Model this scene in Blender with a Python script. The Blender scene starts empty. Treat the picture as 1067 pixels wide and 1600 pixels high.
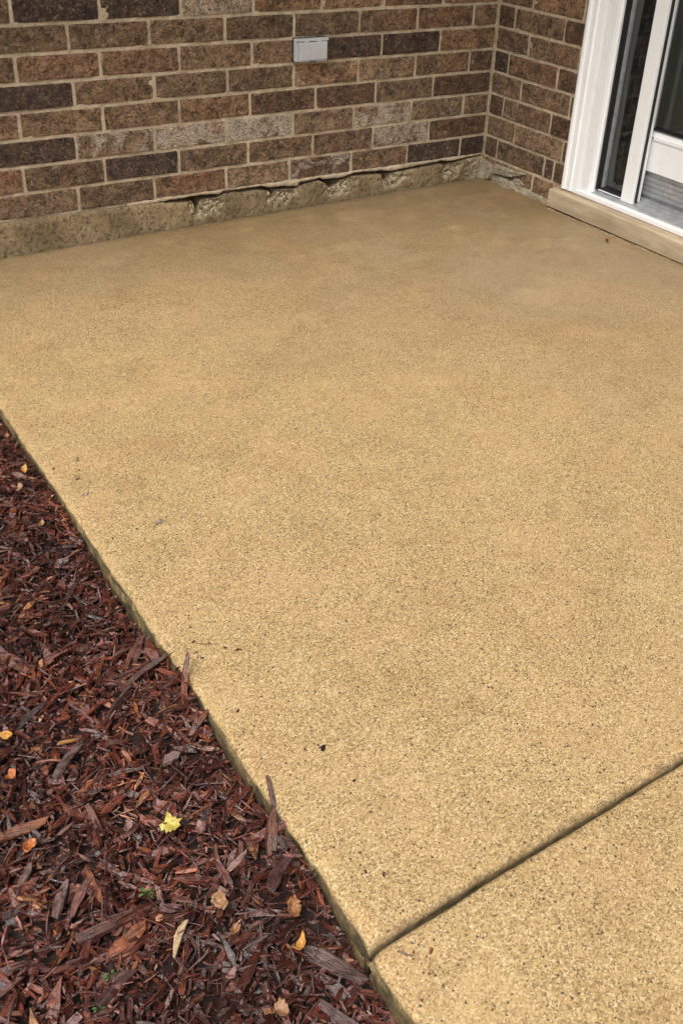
import bpy, math, random
import numpy as np
from mathutils import Vector, Matrix, Euler

rng = np.random.default_rng(7)
random.seed(7)
scene = bpy.context.scene
col = scene.collection

# ------------------------------------------------------------------ camera, sky, sun, exposure
cam = bpy.data.cameras.new('camera')
cam_o = bpy.data.objects.new('camera', cam); col.objects.link(cam_o)
cam_o.location = (-2.642946, -3.078126, 1.156104)
cam_o.rotation_euler = (1.019187, -0.048541, -0.585733)
cam.sensor_fit = 'VERTICAL'; cam.sensor_height = 24.0
cam.lens = 24.0 * 1557.597 / 1600.0
cam.shift_x = -46.44 / 1600.0
cam.shift_y = -101.75 / 1600.0
cam.clip_start = 0.02; cam.clip_end = 1000
scene.camera = cam_o

SUN_DIR = Vector((-0.45, -0.36, 1.0)).normalized()      # towards the light
w = bpy.data.worlds.new('World'); scene.world = w; w.use_nodes = True
nt = w.node_tree; bg = nt.nodes['Background']
sky = nt.nodes.new('ShaderNodeTexSky'); sky.sky_type = 'NISHITA'; sky.sun_disc = False
sky.sun_elevation = math.asin(SUN_DIR.z); sky.sun_rotation = math.atan2(SUN_DIR.x, SUN_DIR.y)
sky.dust_density = 4.0; sky.air_density = 1.0
hs = nt.nodes.new('ShaderNodeHueSaturation'); hs.inputs['Saturation'].default_value = 0.18   # grey overcast
nt.links.new(sky.outputs[0], hs.inputs['Color']); nt.links.new(hs.outputs[0], bg.inputs[0])
bg.inputs[1].default_value = 0.115
sl = bpy.data.lights.new('sun', 'SUN'); sl.energy = 1.5; sl.angle = math.radians(24); sl.color = (1.0, 0.96, 0.9)
so = bpy.data.objects.new('sun', sl); col.objects.link(so); so.location = (-3, -2, 6)
so.rotation_euler = SUN_DIR.to_track_quat('Z', 'Y').to_euler()
vs = scene.view_settings; vs.view_transform = 'Standard'; vs.look = 'None'; vs.gamma = 1.0
vs.use_curve_mapping = False; vs.exposure = 1.0

# ------------------------------------------------------------------ helpers
def fr(x): return x - np.floor(x)
def _h(i, j, s): return fr(np.sin(i*127.1 + j*311.7 + s*74.7) * 43758.5453)
def vn(x, y, s=0):
    x = np.asarray(x, float); y = np.asarray(y, float)
    i = np.floor(x); j = np.floor(y); u = x-i; v = y-j
    u = u*u*(3-2*u); v = v*v*(3-2*v)
    return ((_h(i,j,s)*(1-u)+_h(i+1,j,s)*u)*(1-v) + (_h(i,j+1,s)*(1-u)+_h(i+1,j+1,s)*u)*v)*2-1
def fbm(x, y, s=0, o=4):
    r = 0; a = 1; t = 0
    for k in range(o):
        r = r + a*vn(x*2**k+k*17.3, y*2**k-k*9.1, s+k); t += a; a *= .5
    return r/t
def mesh(name, V, F, mat=None, smooth=False):
    me = bpy.data.meshes.new(name)
    me.from_pydata([tuple(map(float, v)) for v in V], [], [tuple(map(int, f)) for f in F])
    me.update()
    if mat: me.materials.append(mat)
    if smooth: me.polygons.foreach_set('use_smooth', [True]*len(me.polygons))
    return me
def obj(name, me, parent=None, loc=(0,0,0)):
    o = bpy.data.objects.new(name, me); col.objects.link(o); o.location = loc
    if parent: o.parent = parent
    return o
def tag(o, label=None, cat=None, group=None, kind=None):
    if label: o['label'] = label
    if cat: o['category'] = cat
    if group: o['group'] = group
    if kind: o['kind'] = kind
    return o
def empty(name, loc=(0,0,0)):
    o = bpy.data.objects.new(name, None); col.objects.link(o); o.location = loc; o.empty_display_size = .05
    return o
def gridF(n, m, flip=False):
    i, j = np.meshgrid(np.arange(n-1), np.arange(m-1), indexing='ij')
    a = (i*m+j).ravel(); b = a+m; c = b+1; d = a+1
    F = np.stack([a,d,c,b] if flip else [a,b,c,d], 1)
    return F.tolist()
def box(V, F, x0, x1, y0, y1, z0, z1, b=0.0):
    """box with chamfered edges added to lists"""
    k = len(V)
    if b <= 0:
        V += [(x0,y0,z0),(x1,y0,z0),(x1,y1,z0),(x0,y1,z0),(x0,y0,z1),(x1,y0,z1),(x1,y1,z1),(x0,y1,z1)]
        F += [tuple(k+q for q in f) for f in ((0,3,2,1),(4,5,6,7),(0,1,5,4),(1,2,6,5),(2,3,7,6),(3,0,4,7))]
        return
    import bmesh
    bm = bmesh.new(); bmesh.ops.create_cube(bm, size=1)
    for v in bm.verts:
        v.co = Vector(((x0+x1)/2+v.co.x*(x1-x0), (y0+y1)/2+v.co.y*(y1-y0), (z0+z1)/2+v.co.z*(z1-z0)))
    bmesh.ops.bevel(bm, geom=bm.edges[:], offset=b, segments=2, affect='EDGES', profile=.6)
    bm.verts.index_update()
    V += [tuple(v.co) for v in bm.verts]
    F += [tuple(k+v.index for v in f.verts) for f in bm.faces]
    bm.free()
def boxobj(name, mat, parent, *a, **k):
    V = []; F = []; box(V, F, *a, **k)
    return obj(name, mesh(name, V, F, mat), parent)
def prism(name, prof, axis, t0, t1, mat, parent):
    """closed 2D profile [(a,b)] extruded: axis 'z' -> (x,y) profile, axis 'y' -> (x,z) profile"""
    n = len(prof); V = []
    for t in (t0, t1):
        for a, b in prof: V.append((a, b, t) if axis == 'z' else (a, t, b))
    F = [(i, (i+1) % n, n+(i+1) % n, n+i) for i in range(n)] + [tuple(range(n-1, -1, -1)), tuple(range(n, 2*n))]
    me = mesh(name, V, F, mat)
    import bmesh
    bm = bmesh.new(); bm.from_mesh(me); bmesh.ops.recalc_face_normals(bm, faces=bm.faces[:]); bm.to_mesh(me); bm.free()
    return obj(name, me, parent)

# ---- material helpers
class NT:
    def __init__(s, name, rough=.8, spec=.5):
        s.m = bpy.data.materials.new(name); s.m.use_nodes = True; s.t = s.m.node_tree
        s.b = s.t.nodes['Principled BSDF']; s.b.inputs['Roughness'].default_value = rough
        s.b.inputs['Specular IOR Level'].default_value = spec
    def n(s, typ, **kw):
        nd = s.t.nodes.new(typ)
        for k, v in kw.items():
            if k in nd.inputs: s.put(nd.inputs[k], v)
            else: setattr(nd, k, v)
        return nd
    def put(s, sock, v):
        if hasattr(v, 'node') or isinstance(v, bpy.types.NodeSocket): s.t.links.new(v, sock)
        else: sock.default_value = v
    def noise(s, vec, scale, detail=4, rough=.55, dist=0):
        nd = s.n('ShaderNodeTexNoise'); s.put(nd.inputs['Vector'], vec); nd.inputs['Scale'].default_value = scale
        nd.inputs['Detail'].default_value = detail; nd.inputs['Roughness'].default_value = rough; nd.inputs['Distortion'].default_value = dist
        return nd.outputs['Fac']
    def vor(s, vec, scale, out='Distance', rnd=1.0):
        nd = s.n('ShaderNodeTexVoronoi'); s.put(nd.inputs['Vector'], vec); nd.inputs['Scale'].default_value = scale
        nd.inputs['Randomness'].default_value = rnd
        return nd.outputs[out]
    def ramp(s, fac, stops, interp='LINEAR'):
        nd = s.n('ShaderNodeValToRGB'); s.put(nd.inputs['Fac'], fac); e = nd.color_ramp.elements
        nd.color_ramp.interpolation = interp
        while len(e) < len(stops): e.new(.5)
        for el, (p, c) in zip(e, stops):
            el.position = p; el.color = c if len(c) == 4 else (*c, 1)
        return nd.outputs['Color']
    def mr(s, v, a, b, c=0., d=1.):
        nd = s.n('ShaderNodeMapRange'); s.put(nd.inputs['Value'], v)
        for k, q in zip(('From Min','From Max','To Min','To Max'), (a,b,c,d)): s.put(nd.inputs[k], q)
        return nd.outputs[0]
    def math(s, op, a, b=0., clamp=False):
        nd = s.n('ShaderNodeMath'); nd.operation = op; nd.use_clamp = clamp; s.put(nd.inputs[0], a); s.put(nd.inputs[1], b)
        return nd.outputs[0]
    def mix(s, fac, a, b, typ='MIX'):
        nd = s.n('ShaderNodeMix'); nd.data_type = 'RGBA'; nd.blend_type = typ
        s.put(nd.inputs[0], fac)
        for i, v in ((6, a), (7, b)):
            if isinstance(v, tuple) and len(v) == 3: v = (*v, 1)
            s.put(nd.inputs[i], v)
        return nd.outputs[2]
    def bump(s, h, strength=.5, dist=.002, normal=None):
        nd = s.n('ShaderNodeBump'); s.put(nd.inputs['Height'], h); nd.inputs['Strength'].default_value = strength
        nd.inputs['Distance'].default_value = dist
        if normal: s.put(nd.inputs['Normal'], normal)
        return nd.outputs[0]
    def obj_co(s): return s.n('ShaderNodeTexCoord').outputs['Object']
    def pos(s): return s.n('ShaderNodeNewGeometry').outputs['Position']
    def color(s, c): s.put(s.b.inputs['Base Color'], (*c, 1) if isinstance(c, tuple) and len(c) == 3 else c)
    def rough(s, r): s.put(s.b.inputs['Roughness'], r)
    def normal(s, n): s.put(s.b.inputs['Normal'], n)

XE, YJ = -2.196, -2.509
# ---- sand finish concrete of the patio
def mat_slab(name='sand_concrete'):
    m = NT(name, .82, .35); P = m.pos()
    g1 = m.vor(P, 430, 'Color'); g1v = m.n('ShaderNodeSeparateColor'); m.put(g1v.inputs[0], g1)
    grain = m.ramp(g1v.outputs[0], [(0,(.050,.031,.015)),(.13,(.15,.094,.040)),(.30,(.300,.194,.080)),(.60,(.405,.272,.116)),(.84,(.49,.355,.175)),(1,(.64,.52,.33))])
    fine = m.noise(P, 620, 3, .7)
    grain = m.mix(.35, grain, m.ramp(fine, [(.30,(.13,.083,.037)),(.48,(.37,.247,.105)),(.70,(.53,.39,.20))]))
    smooth_shade_c = m.ramp(m.noise(P, 150, 5, .7), [(.3,(.145,.099,.048)),(.7,(.25,.174,.087))])
    # cement skin by the house, colour darkened for the corner's shade; worn sand elsewhere
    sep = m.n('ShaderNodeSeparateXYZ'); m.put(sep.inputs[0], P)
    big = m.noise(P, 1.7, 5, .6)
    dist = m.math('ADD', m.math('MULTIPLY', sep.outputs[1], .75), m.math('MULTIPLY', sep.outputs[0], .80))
    wear_shade = m.mr(m.math('ADD', dist, m.math('MULTIPLY', m.math('SUBTRACT', big, .5), 1.6)), -2.1, -.4)
    c = m.mix(m.math('MULTIPLY', wear_shade, .85), grain, smooth_shade_c)
    # broad stains
    st = m.noise(P, 3.1, 6, .72, .6)
    c = m.mix(m.mr(st, .50, .70, 0, .26), c, (.60,.50,.40), 'MULTIPLY')
    st2 = m.noise(P, 9.0, 6, .68)
    c = m.mix(m.mr(st2, .52, .72, 0, .40), c, (.62,.54,.45), 'MULTIPLY')
    off = m.n('ShaderNodeVectorMath'); off.operation = 'ADD'; m.put(off.inputs[0], P); off.inputs[1].default_value = (7.3,2.1,0)
    pk = m.noise(off.outputs[0], 4.6, 6, .76)
    c = m.mix(m.mr(pk, .50, .68, 0, .24), c, (.56,.31,.16))
    yl = m.noise(off.outputs[0], 7.0, 5, .7)
    c = m.mix(m.mr(yl, .54, .74, 0, .30), c, (.54,.40,.19))
    gy = m.noise(off.outputs[0], 1.3, 5, .6, .4)
    c = m.mix(m.math('MULTIPLY', m.mr(gy, .46, .66), m.math('MULTIPLY', wear_shade, .40)), c, (.33,.265,.20))
    # small dark stones and pits
    wn = m.n('ShaderNodeTexNoise'); m.put(wn.inputs['Vector'], P); wn.inputs['Scale'].default_value = 420
    wa = m.n('ShaderNodeVectorMath'); wa.operation = 'MULTIPLY_ADD'; m.put(wa.inputs[0], wn.outputs['Color']); wa.inputs[1].default_value = (.003,.003,.003); m.put(wa.inputs[2], P)
    v = m.n('ShaderNodeTexVoronoi'); m.put(v.inputs['Vector'], wa.outputs[0]); v.inputs['Scale'].default_value = 190
    vs_ = m.n('ShaderNodeSeparateColor'); m.put(vs_.inputs[0], v.outputs['Color'])
    pick = m.math('GREATER_THAN', vs_.outputs[0], m.mr(m.noise(P, 16, 3), .3, .7, .97, .80))
    spot = m.math('MULTIPLY', pick, m.math('LESS_THAN', v.outputs['Distance'], m.mr(vs_.outputs[1], 0, 1, .14, .42)))
    c = m.mix(m.math('MULTIPLY', spot, m.mr(wear_shade, 0, 1, .85, .25)), c, (.045,.030,.020))
    # grime worked into the tooled joint, darker brown band along the wall foot
    gn = m.noise(P, 34, 5, .7)
    jd = m.math('ABSOLUTE', m.math('SUBTRACT', sep.outputs[1], YJ+.004))
    jm = m.mr(m.math('ADD', jd, m.math('MULTIPLY', m.math('SUBTRACT', gn, .5), .026)), .011, .000, 0, .62)
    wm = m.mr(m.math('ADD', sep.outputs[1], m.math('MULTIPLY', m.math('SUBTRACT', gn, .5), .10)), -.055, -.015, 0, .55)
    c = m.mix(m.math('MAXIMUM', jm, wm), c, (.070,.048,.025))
    # damp dirt and algae on the low flank of the slab
    nz = m.n('ShaderNodeSeparateXYZ'); m.put(nz.inputs[0], m.n('ShaderNodeNewGeometry').outputs['True Normal'])
    side = m.mr(nz.outputs[2], .60, .05)
    alg = m.math('MULTIPLY', side, m.mr(m.noise(P, 22, 5, .7), .30, .58, .42, .95))
    c = m.mix(alg, c, m.ramp(m.noise(P, 60, 4), [(.35,(.022,.017,.009)),(.68,(.12,.092,.042))]))
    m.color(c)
    m.rough(m.math('SUBTRACT', m.mr(m.noise(P, 5, 4), .3, .7, .58, .85), m.math('MULTIPLY', wear_shade, .22)))
    hgt = m.math('ADD', m.math('MULTIPLY', g1v.outputs[0], .6), m.math('MULTIPLY', fine, .8))
    hgt = m.math('SUBTRACT', hgt, spot)
    m.normal(m.bump(hgt, .6, .0014))
    return m.m

def mat_brick(name, from_object=True):
    m = NT(name, .9, .25)
    if from_object:
        oi = m.n('ShaderNodeObjectInfo'); base = oi.outputs['Color']; eff = oi.outputs['Alpha']; rnd = oi.outputs['Random']
        co = m.obj_co()
    else:
        at = m.n('ShaderNodeAttribute'); at.attribute_name = 'Col'; base = at.outputs['Color']; eff = .0
        rnd = m.n('ShaderNodeNewGeometry').outputs['Random Per Island']; co = m.obj_co()
    cb = m.n('ShaderNodeCombineXYZ'); sc = m.math('MULTIPLY', rnd, 37.0)
    for i in range(3): m.put(cb.inputs[i], sc)
    ad = m.n('ShaderNodeVectorMath'); ad.operation = 'ADD'; m.put(ad.inputs[0], co); m.put(ad.inputs[1], cb.outputs[0])
    C = ad.outputs[0]
    mp = m.n('ShaderNodeMapping'); m.put(mp.inputs[0], C); mp.inputs['Scale'].default_value = (.55, 1, 1); mp.inputs['Rotation'].default_value = (0, .35, 0)
    n1 = m.noise(C, 26, 5, .72, .8); n2 = m.noise(mp.outputs[0], 210, 3, .75, .8); n3 = m.noise(C, 8, 4, .6); n4 = m.noise(C, 70, 4, .7, 1.2)
    sp = m.vor(mp.outputs[0], 210)
    c = m.mix(m.mr(n1, .38, .62), m.mix(.8, base, (.42,.42,.44), 'MULTIPLY'), m.mix(.7, base, (1.75,1.68,1.58), 'MULTIPLY'))
    c = m.mix(m.mr(n3, .56, .74, 0, .45), c, m.mix(1.0, base, (1.45,.92,.74), 'MULTIPLY'))
    c = m.mix(m.mr(n2, .47, .36, 0, .85), c, (.030,.020,.014))
    c = m.mix(m.mr(n4, .47, .37, 0, .85), c, (.030,.020,.014))
    c = m.mix(m.mr(n4, .57, .68, 0, .60), c, (.42,.32,.22))
    # lime bloom
    e = m.noise(C, 17, 5, .76, .8)
    thr = m.math('SUBTRACT', .80, m.math('MULTIPLY', m.math('ADD', eff, .10), .395))
    ef = m.math('MULTIPLY', m.mr(e, thr, m.math('ADD', thr, .13), 0, 1), m.mr(n2, .36, .56, .15, 1.0))
    c = m.mix(m.math('MULTIPLY', ef, .85), c, (.55,.47,.37))
    m.color(c)
    hgt = m.math('ADD', m.math('MULTIPLY', n2, .7), m.math('MULTIPLY', n1, .8))
    hgt = m.math('ADD', hgt, m.math('MULTIPLY', n4, 1.0))
    hgt = m.math('ADD', hgt, m.math('MULTIPLY', sp, .35))
    m.normal(m.bump(hgt, 1.0, .0055))
    return m.m

def mat_mortar(name, c0=(.33,.25,.16), c1=(.62,.50,.35)):
    m = NT(name, .92, .2); P = m.pos()
    n1 = m.noise(P, 12, 5, .65); n2 = m.noise(P, 240, 4, .7); n3 = m.noise(P, 60, 4, .7)
    c = m.ramp(m.math('ADD', m.math('MULTIPLY', n1, .6), m.math('MULTIPLY', n3, .4)), [(.36,c0),(.62,c1)])
    c = m.mix(m.mr(n2, .46, .30, 0, .55), c, (.07,.05,.03))
    m.color(c); m.normal(m.bump(m.math('ADD', n2, n3), .8, .003))
    return m.m

def mat_found():
    m = NT('parged_concrete', .92, .2); P = m.pos()
    at = m.n('ShaderNodeAttribute'); at.attribute_name = 'Col'
    ch = m.n('ShaderNodeSeparateColor'); m.put(ch.inputs[0], at.outputs['Color'])
    n1 = m.noise(P, 7, 6, .65); n2 = m.noise(P, 190, 5, .75); v = m.vor(P, 130, 'Color'); vd = m.vor(P, 130)
    vv = m.n('ShaderNodeSeparateColor'); m.put(vv.inputs[0], v)
    n4 = m.noise(P, 85, 4, .7)
    c = m.ramp(n1, [(.33,(.185,.132,.070)),(.66,(.36,.265,.150))])
    c = m.mix(m.mr(n4, .50, .36, 0, .70), c, (.040,.030,.017))
    c = m.mix(m.mr(n2, .46, .30, 0, .75), c, (.035,.026,.014))
    c = m.mix(m.mr(n2, .60, .75, 0, .5), c, (.42,.34,.22))
    agg = m.ramp(vv.outputs[0], [(0,(.14,.10,.055)),(.45,(.42,.33,.20)),(1,(.66,.57,.40))])
    c = m.mix(m.math('MULTIPLY', ch.outputs[0], .85), c, agg)
    m.color(c)
    h = m.math('ADD', n2, m.math('MULTIPLY', ch.outputs[0], m.math('MULTIPLY', vd, -3.0)))
    m.normal(m.bump(h, .9, .004))
    return m.m

def mat_simple(name, c, rough=.5, spec=.5, bump=None, var=0., vscale=30, metal=0.):
    m = NT(name, rough, spec); P = m.obj_co()
    if var: m.color(m.mix(m.mr(m.noise(P, vscale, 5, .65), .3, .7), tuple(q*(1-var) for q in c), tuple(min(1, q*(1+var*.5)) for q in c)))
    else: m.color(c)
    m.b.inputs['Metallic'].default_value = metal
    if bump: m.normal(m.bump(m.noise(P, bump[0], 4, .6), bump[1], bump[2]))
    return m.m

def mat_chip(name, from_object=False):
    m = NT(name, .5, .55)
    if from_object: base = m.n('ShaderNodeObjectInfo').outputs['Color']
    else:
        at = m.n('ShaderNodeAttribute'); at.attribute_name = 'Col'; base = at.outputs['Color']
    uv = m.n('ShaderNodeUVMap').outputs[0]
    mp = m.n('ShaderNodeMapping'); m.put(mp.inputs[0], uv); mp.inputs['Scale'].default_value = (45, 900, 1)
    f = m.noise(mp.outputs[0], 1.0, 4, .65)
    n = m.noise(m.pos(), 55, 4, .65)
    c = m.mix(m.mr(f, .36, .66), m.mix(.85, base, (.30,.27,.25), 'MULTIPLY'), m.mix(.5, base, (1.7,1.55,1.5), 'MULTIPLY'))
    c = m.mix(m.mr(n, .52, .38, 0, .6), c, (.016,.007,.006))
    m.color(c); m.rough(m.mr(n, .35, .7, .16, .42))
    m.normal(m.bump(f, .8, .0022))
    return m.m

def mat_leaf(name, c, c2, rough=.45):
    m = NT(name, rough, .4); P = m.obj_co()
    n = m.noise(P, 90, 5, .7, .5)
    m.color(m.mix(m.mr(n, .42, .66), c, c2)); m.normal(m.bump(m.noise(P, 160, 3), .6, .002))
    m.b.inputs['Subsurface Weight'].default_value = 0.0
    return m.m

def mat_glass():
    m = bpy.data.materials.new('window_glass'); m.use_nodes = True; t = m.node_tree; t.nodes.clear()
    o = t.nodes.new('ShaderNodeOutputMaterial'); tr = t.nodes.new('ShaderNodeBsdfTransparent'); tr.inputs[0].default_value = (.80,.81,.80,1)
    g = t.nodes.new('ShaderNodeBsdfGlossy'); g.inputs['Roughness'].default_value = .02
    lw = t.nodes.new('ShaderNodeLayerWeight'); lw.inputs[0].default_value = .5
    pw = t.nodes.new('ShaderNodeMath'); pw.operation = 'POWER'; pw.inputs[1].default_value = 4.0; t.links.new(lw.outputs['Facing'], pw.inputs[0])
    fz = t.nodes.new('ShaderNodeMath'); fz.operation = 'MULTIPLY_ADD'; fz.inputs[1].default_value = .9; fz.inputs[2].default_value = .05; t.links.new(pw.outputs[0], fz.inputs[0])
    mx = t.nodes.new('ShaderNodeMixShader')
    t.links.new(fz.outputs[0], mx.inputs[0]); t.links.new(tr.outputs[0], mx.inputs[1]); t.links.new(g.outputs[0], mx.inputs[2]); t.links.new(mx.outputs[0], o.inputs[0])
    return m

def mat_white():
    m = NT('white_vinyl', .42, .5); P = m.pos()
    n = m.noise(P, 26, 6, .7); n2 = m.noise(P, 90, 5, .75)
    mp = m.n('ShaderNodeMapping'); m.put(mp.inputs[0], P); mp.inputs['Scale'].default_value = (1, 1, .12)
    st = m.noise(mp.outputs[0], 45, 4, .6)
    c = m.mix(m.mr(n, .55, .75, 0, .30), (.84,.84,.83), (.60,.57,.52))
    c = m.mix(m.mr(st, .56, .72, 0, .22), c, (.62,.61,.58))
    sep = m.n('ShaderNodeSeparateXYZ'); m.put(sep.inputs[0], P)
    spl = m.math('MULTIPLY', m.math('MULTIPLY', m.mr(sep.outputs[2], .13, .10), m.math('GREATER_THAN', sep.outputs[2], .0975)), m.mr(n2, .55, .66))
    c = m.mix(m.math('MULTIPLY', spl, .55), c, (.16,.12,.085))
    m.color(c); m.normal(m.bump(n, .12, .002))
    return m.m

M = dict(slab=mat_slab(), brick=mat_brick('fired_clay_brick'), brick_far=mat_brick('fired_clay_brick_far', False),
    mortar=mat_mortar('tan_mortar'), patch=mat_mortar('pale_mortar_patch', (.19,.155,.10), (.46,.39,.28)), found=mat_found(),
    white=mat_white(), alu=mat_simple('mill_aluminium', (.50,.51,.52), .38, .5, (300,.15,.001), .25, 40, .55),
    black=mat_simple('black_rubber', (.010,.010,.011), .5), glass=mat_glass(),
    grey=mat_simple('grey_plastic', (.50,.50,.51), .45, .5, (200,.08,.001), .12, 25),
    greyd=mat_simple('dark_grey_metal', (.09,.09,.09), .4, .5, None, .3, 60),
    chip=mat_chip('wet_dyed_wood'), chip_one=mat_chip('wet_dyed_wood_chip', True),
    soil=mat_simple('dark_wet_soil', (.020,.010,.008), .8, .3, (60,1,.01), .5, 30),
    room=mat_simple('dim_room_paint', (.40,.39,.33), .8), roomfloor=mat_simple('dim_room_carpet', (.20,.18,.15), .95, .2, (200,.5,.004), .3, 60),
    cloth=mat_simple('charcoal_cloth', (.085,.085,.09), .95, .1, (120,1,.010), .85, 38),
    shade_roof=mat_simple('roof_shingle', (.09,.08,.075), .9, .2, (40,.5,.01), .4, 20), lawn=mat_simple('lawn_ground', (.07,.10,.03), .95, .2, (40,1,.03), .5, 6),
    hole=mat_simple('gap_shade', (.012,.009,.006), .95, .1))  # near-black colour that paints in the shade of narrow gaps
def mat_stone():
    m = NT('limestone', .75, .3); P = m.pos()
    mp = m.n('ShaderNodeMapping'); m.put(mp.inputs[0], P); mp.inputs['Scale'].default_value = (1, .15, 1)
    n = m.noise(mp.outputs[0], 30, 5, .65); n2 = m.noise(P, 160, 4, .7); n3 = m.noise(P, 9, 5)
    c = m.ramp(n, [(.34,(.33,.25,.16)),(.66,(.54,.43,.29))])
    c = m.mix(m.mr(n3, .54, .72, 0, .35), c, (.22,.165,.10))
    c = m.mix(m.mr(n2, .42, .30, 0, .5), c, (.12,.085,.05))
    m.color(c); m.normal(m.bump(n2, .5, .0015)); return m.m
M['stone'] = mat_stone()

# ------------------------------------------------------------------ ground and slabs
XE, YJ = -2.196, -2.509
def slab_z(x, y): return .01156*x - .00472*y
def ground():
    V = []; F = []
    xs = np.array([-300,-60,-15,-4,-3.4,0,4,15,60,300.]); ys = np.array([-300,-60,-15,-5,-3,0,4,15,60,300.])
    for x in xs:
        for y in ys: V.append((x, y, -.17))
    tag(obj('ground', mesh('ground', V, gridF(len(xs), len(ys)), M['lawn'])), kind='structure')
ground()

def slab(name, x0, x1, y0, y1, rounds, seed):
    """rounds: (left,right,front,back) radii of tooled edges"""
    e = np.array([0,.0006,.0018,.0036,.006,.009,.0125,.017,.023,.03])
    def line(a, b, ra, rb, step=.0125):
        mid0 = a+.03; mid1 = b-.03
        n = max(2, int((mid1-mid0)/step))
        return np.concatenate([a+e, np.linspace(mid0, mid1, n+1)[1:-1], (b-e)[::-1]])
    xs = line(x0, x1, 0, 0); ys = line(y0, y1, 0, 0)
    X, Y = np.meshgrid(xs, ys, indexing='ij')
    Z = slab_z(X, Y) + .0016*fbm(X*2.2, Y*2.2, seed) + .0005*fbm(X*30, Y*30, seed+5)
    def rd(d, r):
        w_, h_ = r; q = np.clip(1-d/w_, 0, 1); return h_*(1-np.sqrt(np.maximum(1-q*q, 0)))
    dl, dr, df, db = X-x0, x1-X, Y-y0, y1-Y
    for d, r in zip((dl,dr,df,db), rounds): Z -= rd(d, r)*(1+.25*vn(X*11, Y*11, seed+9))
    # uneven, worn left edge
    fall = np.exp(-dl/.02)
    X2 = X + fall*(.0030*fbm(Y*5, Y*0+seed, seed, 4) + .0016*vn(Y*60, Y*0, seed+3) + .002*np.clip(fbm(Y*23, Y*0, seed+7)-.25, 0, 1)*3) 
    Y2 = Y + (np.exp(-df/.02)-np.exp(-db/.02))*(.0022*fbm(X*7, X*0, seed+1) + .001*vn(X*55, X*0, seed+2))
    n, m = X.shape
    V = np.stack([X2, Y2, Z], -1).reshape(-1, 3).tolist(); F = gridF(n, m)
    # flanks, with uneven relief
    idx = [i*m for i in range(n)] + [(n-1)*m+j for j in range(1, m)] + [i*m+m-1 for i in range(n-2, -1, -1)] + [j for j in range(m-2, 0, -1)]
    prev = idx; L = len(idx)
    for k, zz in enumerate((-.022, -.035, -.05, -.07, -.10, -.20)):
        cur = []
        for i in idx:
            x, y, z = V[i]
            o = .003*float(vn(x*40+y*38, k*1.3, seed)) + .002*float(vn(y*120+x*120, k*2.7, seed))
            nx = -1 if i < m else (1 if i >= (n-1)*m else 0); j = i % m; ny = -1 if j == 0 else (1 if j == m-1 else 0)
            V.append((x+nx*o, y+ny*o, slab_z(x, y)+zz)); cur.append(len(V)-1)
        for q in range(L):
            F.append((prev[q], cur[q], cur[(q+1) % L], prev[(q+1) % L]))
        prev = cur
    me = mesh(name, V, F, M['slab'], True)
    import bmesh
    bm = bmesh.new(); bm.from_mesh(me); bmesh.ops.recalc_face_normals(bm, faces=bm.faces[:]); bm.to_mesh(me); bm.free()
    o = obj(name, me); tag(o, kind='structure'); return o
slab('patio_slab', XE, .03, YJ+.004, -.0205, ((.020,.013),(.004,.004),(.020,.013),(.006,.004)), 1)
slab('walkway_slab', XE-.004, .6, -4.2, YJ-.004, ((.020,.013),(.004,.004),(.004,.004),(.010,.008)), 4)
# dirt packed in the joint
V = []; xs = np.linspace(XE+.001, .03, 300)
for x in xs:
    z = slab_z(x, YJ)-.0135+.0018*float(fbm(x*14, 0, 3))-.010*math.exp(-(x-XE)/.007)
    V += [(x, YJ-.013, z-.003), (x, YJ-.003, z), (x, YJ+.004, z-.001), (x, YJ+.013, z-.003)]
tag(obj('joint_dirt', mesh('joint_dirt', V, gridF(len(xs), 4), mat_simple('packed_dirt', (.060,.042,.022), .95, .1, (200,1,.004), .5, 60), True)), kind='structure')

# ------------------------------------------------------------------ house
H = .080286; Z1 = .6435; BOT = Z1-7*H     # course height, first bed line seen, underside of the lowest course
house = tag(empty('brick_house', (0, 0, 0)), 'brown brick house corner with white sliding door behind the concrete patio', 'house')
MJ = .0098
def brick_mesh(L, hgt, seed, depth=.05):
    """front face looks to -y, centred; rough arrises"""
    r = np.random.default_rng(seed)
    u = np.concatenate([[-.5], np.linspace(-.5, .5, 8)[1:-1], [.5]]); n = len(u)
    vv = np.array([-.5, -.42, 0, .42, .5])
    V = []
    for i, a in enumerate(u):
        for j, b in enumerate(vv):
            x = a*L; z = b*hgt; y = r.normal(0, .0007)
            ed = (i in (0, n-1)) + (j in (0, 4))
            if ed:
                y += .0008 + r.random()*.0012
                if i in (0, n-1): x += -np.sign(a)*r.random()*.0016
                if j in (0, 4): z += -np.sign(b)*r.random()*.0016
                if ed == 2: y += r.random()*.0015; x -= np.sign(a)*r.random()*.002
            elif i not in (0, n-1): x += r.normal(0, .003)
            V.append((x, y, z))
    F = gridF(n, 5)
    ring = [(i, 0) for i in range(n)] + [(n-1, j) for j in range(1, 5)] + [(i, 4) for i in range(n-2, -1, -1)] + [(0, j) for j in range(3, 0, -1)]
    k = len(V)
    for i, j in ring:
        x, y, z = V[i*5+j]; V.append((np.sign(u[i])*L/2 if i in (0, n-1) else x, depth, (vv[j])*hgt))
    N = len(ring)
    for q in range(N):
        a = ring[q]; b = ring[(q+1) % N]
        F.append((a[0]*5+a[1], k+q, k+(q+1) % N, b[0]*5+b[1]))
    return V, F
BH = H-MJ
VAR = [mesh('brick', *brick_mesh(.2435, BH, 100+i), M['brick'], False) for i in range(10)]
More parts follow.
